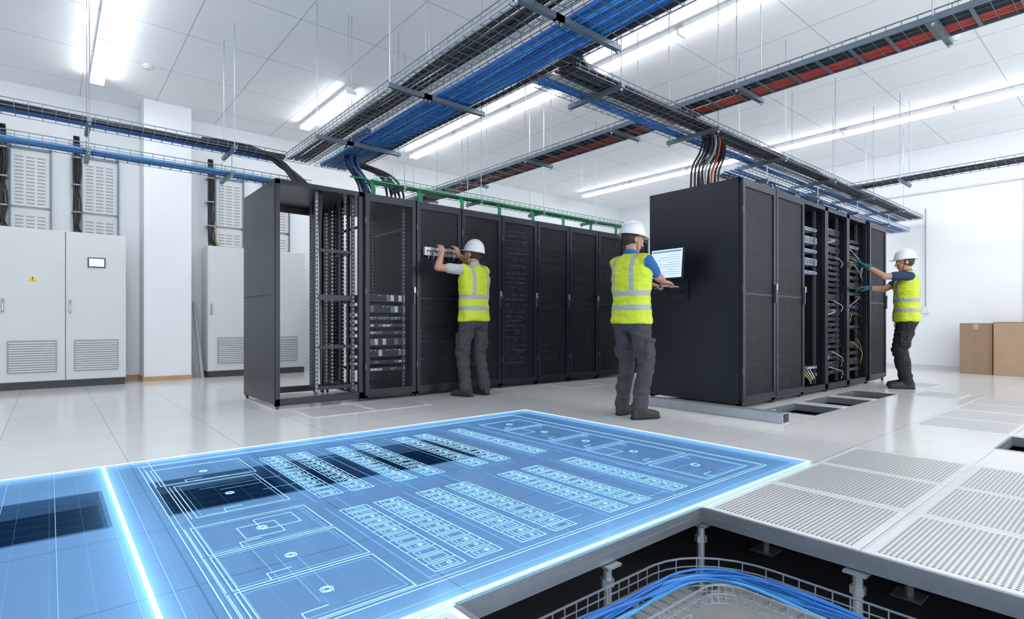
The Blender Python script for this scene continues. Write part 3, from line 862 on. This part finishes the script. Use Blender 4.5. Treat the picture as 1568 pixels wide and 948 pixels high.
def worker(loc, face, scale, feet, handL, handR, hintL, hintR, head_yaw, head_pitch, shirt, pants, sleeve=.7, glove=None, lean=0., hand_dirs=None, curl=(.7, .7), hair=HAIR, badge=False):
    fa = math.radians(face)
    e = empty('construction_worker', loc, fa, scale)
    inv = (Matrix.Translation(loc) @ Matrix.Rotation(fa, 4, 'Z') @ Matrix.Scale(scale, 4)).inverted()
    L = {}
    def g(k):
        if k not in L: L[k] = MB([])
        return L[k]
    lx = lambda z: lean * max(0, z - .95)
    sk, sh, vs, pt, bt, hr, sl = 'skin', 'shirt', 'vest', 'pants', 'boots', 'hair', 'sole'
    g(pt).loft([(0, 0, .80, .095, .13), (0, 0, .86, .125, .165), (-.01, 0, .94, .132, .175), (0, 0, 1.02, .12, .16), (0, 0, 1.06, .11, .15)])
    g(vs).loft([(lx(z) + ox, 0, z, rx, ry) for (ox, z, rx, ry) in ((0, .875, .15, .202), (0, .90, .152, .204), (0, .98, .146, .196), (0, 1.08, .138, .186), (0, 1.2, .142, .194), (0, 1.32, .145, .206),
              (-.005, 1.40, .135, .200), (-.01, 1.455, .112, .168), (-.015, 1.49, .085, .12), (-.02, 1.515, .06, .075))])
    hc = V((lx(1.66) + .02, 0, 1.655))
    g(sk).bone((lx(1.48) - .012, 0, 1.44), hc + V((-.02, 0, -.06)), .062, .055)
    g(sh).bone((lx(1.5) - .015, 0, 1.49), (lx(1.5) - .008, 0, 1.525), .070, .064)
    HM = Matrix.Translation(hc) @ Matrix.Rotation(math.radians(head_yaw), 4, 'Z') @ Matrix.Rotation(math.radians(head_pitch), 4, 'Y')
    g(sk).ell((-.008, 0, .03), (.096, .076, .098), X=HM, nu=24, nv=16)
    g(sk).ell((.022, 0, -.045), (.068, .060, .075), X=HM, nu=24, nv=16)
    g(sk).ell((.060, 0, -.098), (.024, .028, .02), X=HM)
    g(sk).ell((.076, 0, .022), (.016, .05, .012), X=HM)
    g(sk).bone(HM @ V((.086, 0, .012)), HM @ V((.106, 0, -.030)), .009, .0135)
    g(sk).ell((.078, 0, -.062), (.014, .026, .010), X=HM)
    for s_ in (-1, 1):
        g(sk).ell((-.004, s_ * .084, -.008), (.020, .010, .032), X=HM)
        g(sk).ell((.058, s_ * .036, -.028), (.024, .022, .02), X=HM)
    g(hr).ell((-.026, 0, .022), (.090, .0815, .098), X=HM, nu=24, nv=16)
    wr = {}
    for s_, ht, hint, nm in ((1, handL, hintL, 'L'), (-1, handR, hintR, 'R')):
        tgt = inv @ V(ht)
        S = V((lx(1.45) - .01, s_ * .192, 1.445))
        raise_ = max(0, min(1, (tgt.z - 1.3) / .5)); S.z += .03 * raise_; S.y -= s_ * .012 * raise_; S.x += .02 * raise_
        E, W = ik(S, tgt, .285, .255, V(hint))
        cut = S.lerp(E, sleeve)
        g(vs).bone((lx(1.46) - .012, s_ * .09, 1.455), S + V((0, -s_ * .012, .004)), .066, .068)
        g(sh).bone(S, cut, .063, .057)
        g(sk).bone(S, E, .050, .042)
        mid = E.lerp(W, .4)
        g(sk).bone(E, mid, .043, .041); g(sk).bone(mid, W, .041, .027)
        wr[nm] = (E, W)
    for s_, (fx, fy, fyaw, kf) in zip((1, -1), feet):
        hip = V((-.005, s_ * .092, .90)); ank = V((fx, fy, .10))
        fd = V((math.cos(math.radians(fyaw)), math.sin(math.radians(fyaw)), 0))
        D = (hip - ank).length
        K, A = ik(hip, ank, D * .5 + kf, D * .5 + kf, fd)
        A = ank
        g(pt).bone(hip, K, .104, .079)
        cf = K.lerp(A, .4)
        g(pt).bone(K, cf, .079, .077); g(pt).bone(cf, A + V((0, 0, .035)), .077, .067)
        g(pt).bone(A + V((0, 0, .07)), A + V((0, 0, .01)) - fd * .005, .069, .072)
        pk = hip.lerp(K, .66) + V((0, s_ * .066, 0))
        g(pt).loft([(pk.x, pk.y, pk.z + dz, .058, .034) for dz in (-.085, -.08, .07, .075)] + [(pk.x, pk.y, pk.z + .078, .062, .038), (pk.x, pk.y, pk.z + .10, .062, .038)], pw=4)
        g(pt).ell(K + fd * .03, (.055, .055, .06))
        FM = Matrix.Translation((A.x, A.y, 0)) @ Matrix.Rotation(math.radians(fyaw), 4, 'Z') @ Matrix.Rotation(math.pi / 2, 4, 'Y')
        def bl(k_, rings, X=FM):
            g(k_).loft([(-zc, 0, xx, rz, ry) for (xx, zc, rz, ry) in rings], X=X, seg=20, pw=2.6)
        bl(bt, [(-.085, .055, .03, .025), (-.075, .06, .045, .036), (-.03, .07, .055, .042), (.03, .065, .052, .043), (.09, .052, .038, .047), (.15, .046, .032, .048), (.185, .040, .026, .038), (.20, .036, .014, .02)])
        bl(sl, [(-.09, .013, .013, .03), (-.07, .013, .013, .041), (.0, .013, .013, .043), (.09, .013, .013, .050), (.16, .013, .013, .05), (.195, .013, .013, .036), (.207, .013, .011, .015)])
        g(bt).bone((A.x, A.y, .08), (A.x - fd.x * .005, A.y - fd.y * .005, .17), .052, .054)
    allv, allf = [], []
    for k, m_ in L.items():
        o_ = len(allv); allv += [tuple(p) for p in m_.v]; allf += [tuple(i + o_ for i in f) for f in m_.f]
    me = bpy.data.meshes.new('tmp'); me.from_pydata(allv, [], allf); me.update()
    bm = bmesh.new(); bm.from_mesh(me); bmesh.ops.recalc_face_normals(bm, faces=bm.faces); bm.to_mesh(me); bm.free()
    ob = bpy.data.objects.new('tmp', me); COL.objects.link(ob)
    md = ob.modifiers.new('r', 'REMESH'); md.mode = 'VOXEL'; md.voxel_size = .0055
    ms = ob.modifiers.new('s', 'SMOOTH'); ms.factor = .5; ms.iterations = 3
    dg = bpy.context.evaluated_depsgraph_get(); dg.update()
    me2 = bpy.data.meshes.new_from_object(ob.evaluated_get(dg))
    bpy.data.objects.remove(ob); bpy.data.meshes.remove(me)
    keys = list(L.keys())
    trees = [BVHTree.FromPolygons([tuple(p) for p in L[k].v], L[k].f) for k in keys]
    labs = []
    for p in me2.polygons:
        best, bi = 9, 0
        for i, t in enumerate(trees):
            r_ = t.find_nearest(p.center, .03)
            if r_[3] is not None and r_[3] < best: best, bi = r_[3], i
        labs.append(bi)
    matmap = {sk: SKIN, sh: shirt, vs: VEST, pt: pants, bt: BOOT, hr: hair, sl: SOLE}
    me2.materials.clear()
    for k in keys: me2.materials.append(matmap[k])
    me2.polygons.foreach_set('material_index', labs)
    me2.polygons.foreach_set('use_smooth', [True] * len(labs))
    amp = {sk: 0, sh: .005, vs: .010, pt: .014, bt: .0, hr: .003, sl: 0}
    va = [None] * len(me2.vertices)
    for p, l in zip(me2.polygons, labs):
        for vi in p.vertices: va[vi] = l if va[vi] is None else va[vi]
    nrm = [v.normal.copy() for v in me2.vertices]
    for v in me2.vertices:
        a_ = amp[keys[va[v.index] or 0]]
        if a_:
            c = v.co
            n1 = noise.noise(V((c.x * 8, c.y * 8, c.z * 17 + loc[0]))) + .5 * noise.noise(V((c.x * 20, c.y * 20, c.z * 38)))
            v.co = c + nrm[v.index] * n1 * a_
    me2.update(); me2.name = 'body'
    body = bpy.data.objects.new('body', me2); COL.objects.link(body); body.parent = e
    mh = MB([])
    for nm, s_ in (('L', 1), ('R', -1)):
        E, W = wr[nm]
        f, n, sd = hand_dirs[nm] if hand_dirs and nm in hand_dirs else ((W - E).normalized(), V((0, 0, -1)), V((0, -s_, 0)))
        f = V(f) if not isinstance(f, Vector) else f
        hand(mh, W, f, V(n), V(sd), glove or SKIN, curl=curl[0 if nm == 'L' else 1], sc_=1.06 if glove else 1.0)
        if glove: mh.bone(W - (W - E).normalized() * .05, W, .036, .033, glove, 14)
    mh.build('hands', parent=e, smooth=True)
    md_ = MB([])
    for s_ in (-1, 1):
        md_.ell((.0835, s_ * .030, .003), (.011, .0135, .0085), EYEW, X=HM)
        md_.ell((.0925, s_ * .030, .003), (.0035, .006, .006), EYED, X=HM, nu=10, nv=6)
        md_.bone(HM @ V((.0905, s_ * .018, .023)), HM @ V((.084, s_ * .046, .022)), .0035, .003, HAIR, 6)
    md_.ell((.0905, 0, -.060), (.005, .022, .004), LIP, X=HM); md_.ell((.089, 0, -.067), (.005, .018, .004), LIP, X=HM)
    md_.build('face_details', parent=e, smooth=True)
    mt = MB([HAT]); nu = 36
    HR = HM @ Matrix.Rotation(math.radians(-4), 4, 'Y')
    def hatp(u, rx, ry, z, front=0):
        c, s2 = math.cos(u), math.sin(u)
        k = max(0, c) ** 2
        return HR @ V((-.012 + (rx + front * k) * c, ry * s2, z))
    prof = [(.25, .169), (.5, .158), (.7, .140), (.85, .116), (.95, .088), (1.0, .062), (1.0, .045)]
    rings = []
    for (k, z) in prof: rings.append([hatp(2 * math.pi * i / nu, .128 * k, .108 * k, z) for i in range(nu)])
    rings.append([hatp(2 * math.pi * i / nu, .140, .119, .040, .038) for i in range(nu)])
    rings.append([hatp(2 * math.pi * i / nu, .139, .118, .034, .036) for i in range(nu)])
    rings.append([hatp(2 * math.pi * i / nu, .120, .100, .042) for i in range(nu)])
    rings.append([hatp(2 * math.pi * i / nu, .110, .090, .10) for i in range(nu)])
    mt.v.append(hatp(0, 0, 0, .172))
    for rg in rings: mt.v += rg
    for i in range(nu): mt.f.append((0, 1 + i, 1 + (i + 1) % nu)); mt.m.append(0)
    for j in range(len(rings) - 1):
        for i in range(nu):
            i2 = (i + 1) % nu
            mt.f.append((1 + j * nu + i, 1 + (j + 1) * nu + i, 1 + (j + 1) * nu + i2, 1 + j * nu + i2)); mt.m.append(0)
    mt.tube([HR @ V((-.012 + .122 * math.cos(t), 0, .066 + .110 * math.sin(t))) for t in [math.pi * (.12 + .76 * i / 12) for i in range(13)]], .010, HAT, 8)
    for s_ in (-1, 1):
        mt.tube([HR @ V((-.012 + .110 * math.cos(t), s_ * .035, .066 + .104 * math.sin(t))) for t in [math.pi * (.15 + .7 * i / 12) for i in range(13)]], .006, HAT, 8)
        mt.tube([HM @ V((.01, s_ * .082, .05)), HM @ V((.02, s_ * .076, -.03)), HM @ V((.045, s_ * .045, -.10))], .003, STRAP, 5)
    mt.build('hard_hat', parent=e, smooth=True)
    mb_ = MB([])
    if badge:
        mb_.box(.13, .137, -.02, .03, .80, .86, CWH)
        mb_.box(-.03, .03, .16, .215, .78, .88, PANT2)
    if mb_.v: mb_.build('badge', parent=e)
    return e

BLUE = M('polo_blue', (.015, .12, .36), .8)
GREY = M('tshirt_grey', (.42, .45, .48), .85)
NAVY = M('tshirt_navy', (.02, .045, .10), .85)
GLOV = M('work_glove', (.02, .10, .12), .7)
worker((3.95, 5.40, 0), 97, 1.035, [(0, .135, 10, .004), (-.03, -.13, -10, .004)],
       (3.62, 5.60, 1.72), (3.86, 5.585, 1.72), (-.2, .8, -.6), (-.1, -.9, -.5), 14, -6, GREY, PANT, sleeve=.55,
       hand_dirs={'L': (V((.35, -.15, .9)), (1, 0, 0), (0, -1, .2)), 'R': (V((.4, .1, .9)), (1, 0, 0), (0, 1, .2))}, curl=(.75, .75))
worker((4.16, 3.20, 0), -4, 1.0, [(.03, .135, 12, .004), (-.03, -.13, -16, .004)],
       (4.66, 3.36, 1.275), (4.62, 3.16, 1.285), (-.3, .7, -.8), (-.45, -.55, -.8), -22, 12, BLUE, PANT, sleeve=.72,
       hand_dirs={'L': (V((.95, 0, -.1)), (0, 0, -1), (0, -1, 0)), 'R': (V((.95, .12, -.1)), (0, 0, -1), (0, 1, 0))}, curl=(.4, .45))
worker((8.90, 2.24, 0), 114, 1.03, [(.02, .13, 6, .004), (.0, -.12, -14, .004)],
       (8.56, 2.62, 1.66), (8.70, 2.66, 1.37), (-.2, .6, -.8), (-.2, -.5, -.9), 2, 8, NAVY, PANT2, sleeve=.6, glove=GLOV,
       curl=(.7, .7), badge=True)

# ------------------------------------------------------------------ world, camera
w = bpy.data.worlds.new('world'); sc.world = w; w.use_nodes = True
bg = w.node_tree.nodes['Background']; bg.inputs[0].default_value = (.92, .96, 1, 1); bg.inputs[1].default_value = 3.0
cam = bpy.data.cameras.new('camera'); co = bpy.data.objects.new('camera', cam); COL.objects.link(co)
co.location = (0, 0, .87)
co.rotation_euler = (math.radians(90), 0, math.radians(49.85 - 90))
cam.sensor_width = 36; cam.lens = 36 * 840 / 1568; cam.shift_y = 22 / 1568; cam.clip_start = .02
sc.camera = co
sc.view_settings.view_transform = 'Standard'
sc.view_settings.look = 'None'
sc.view_settings.exposure = 0.1
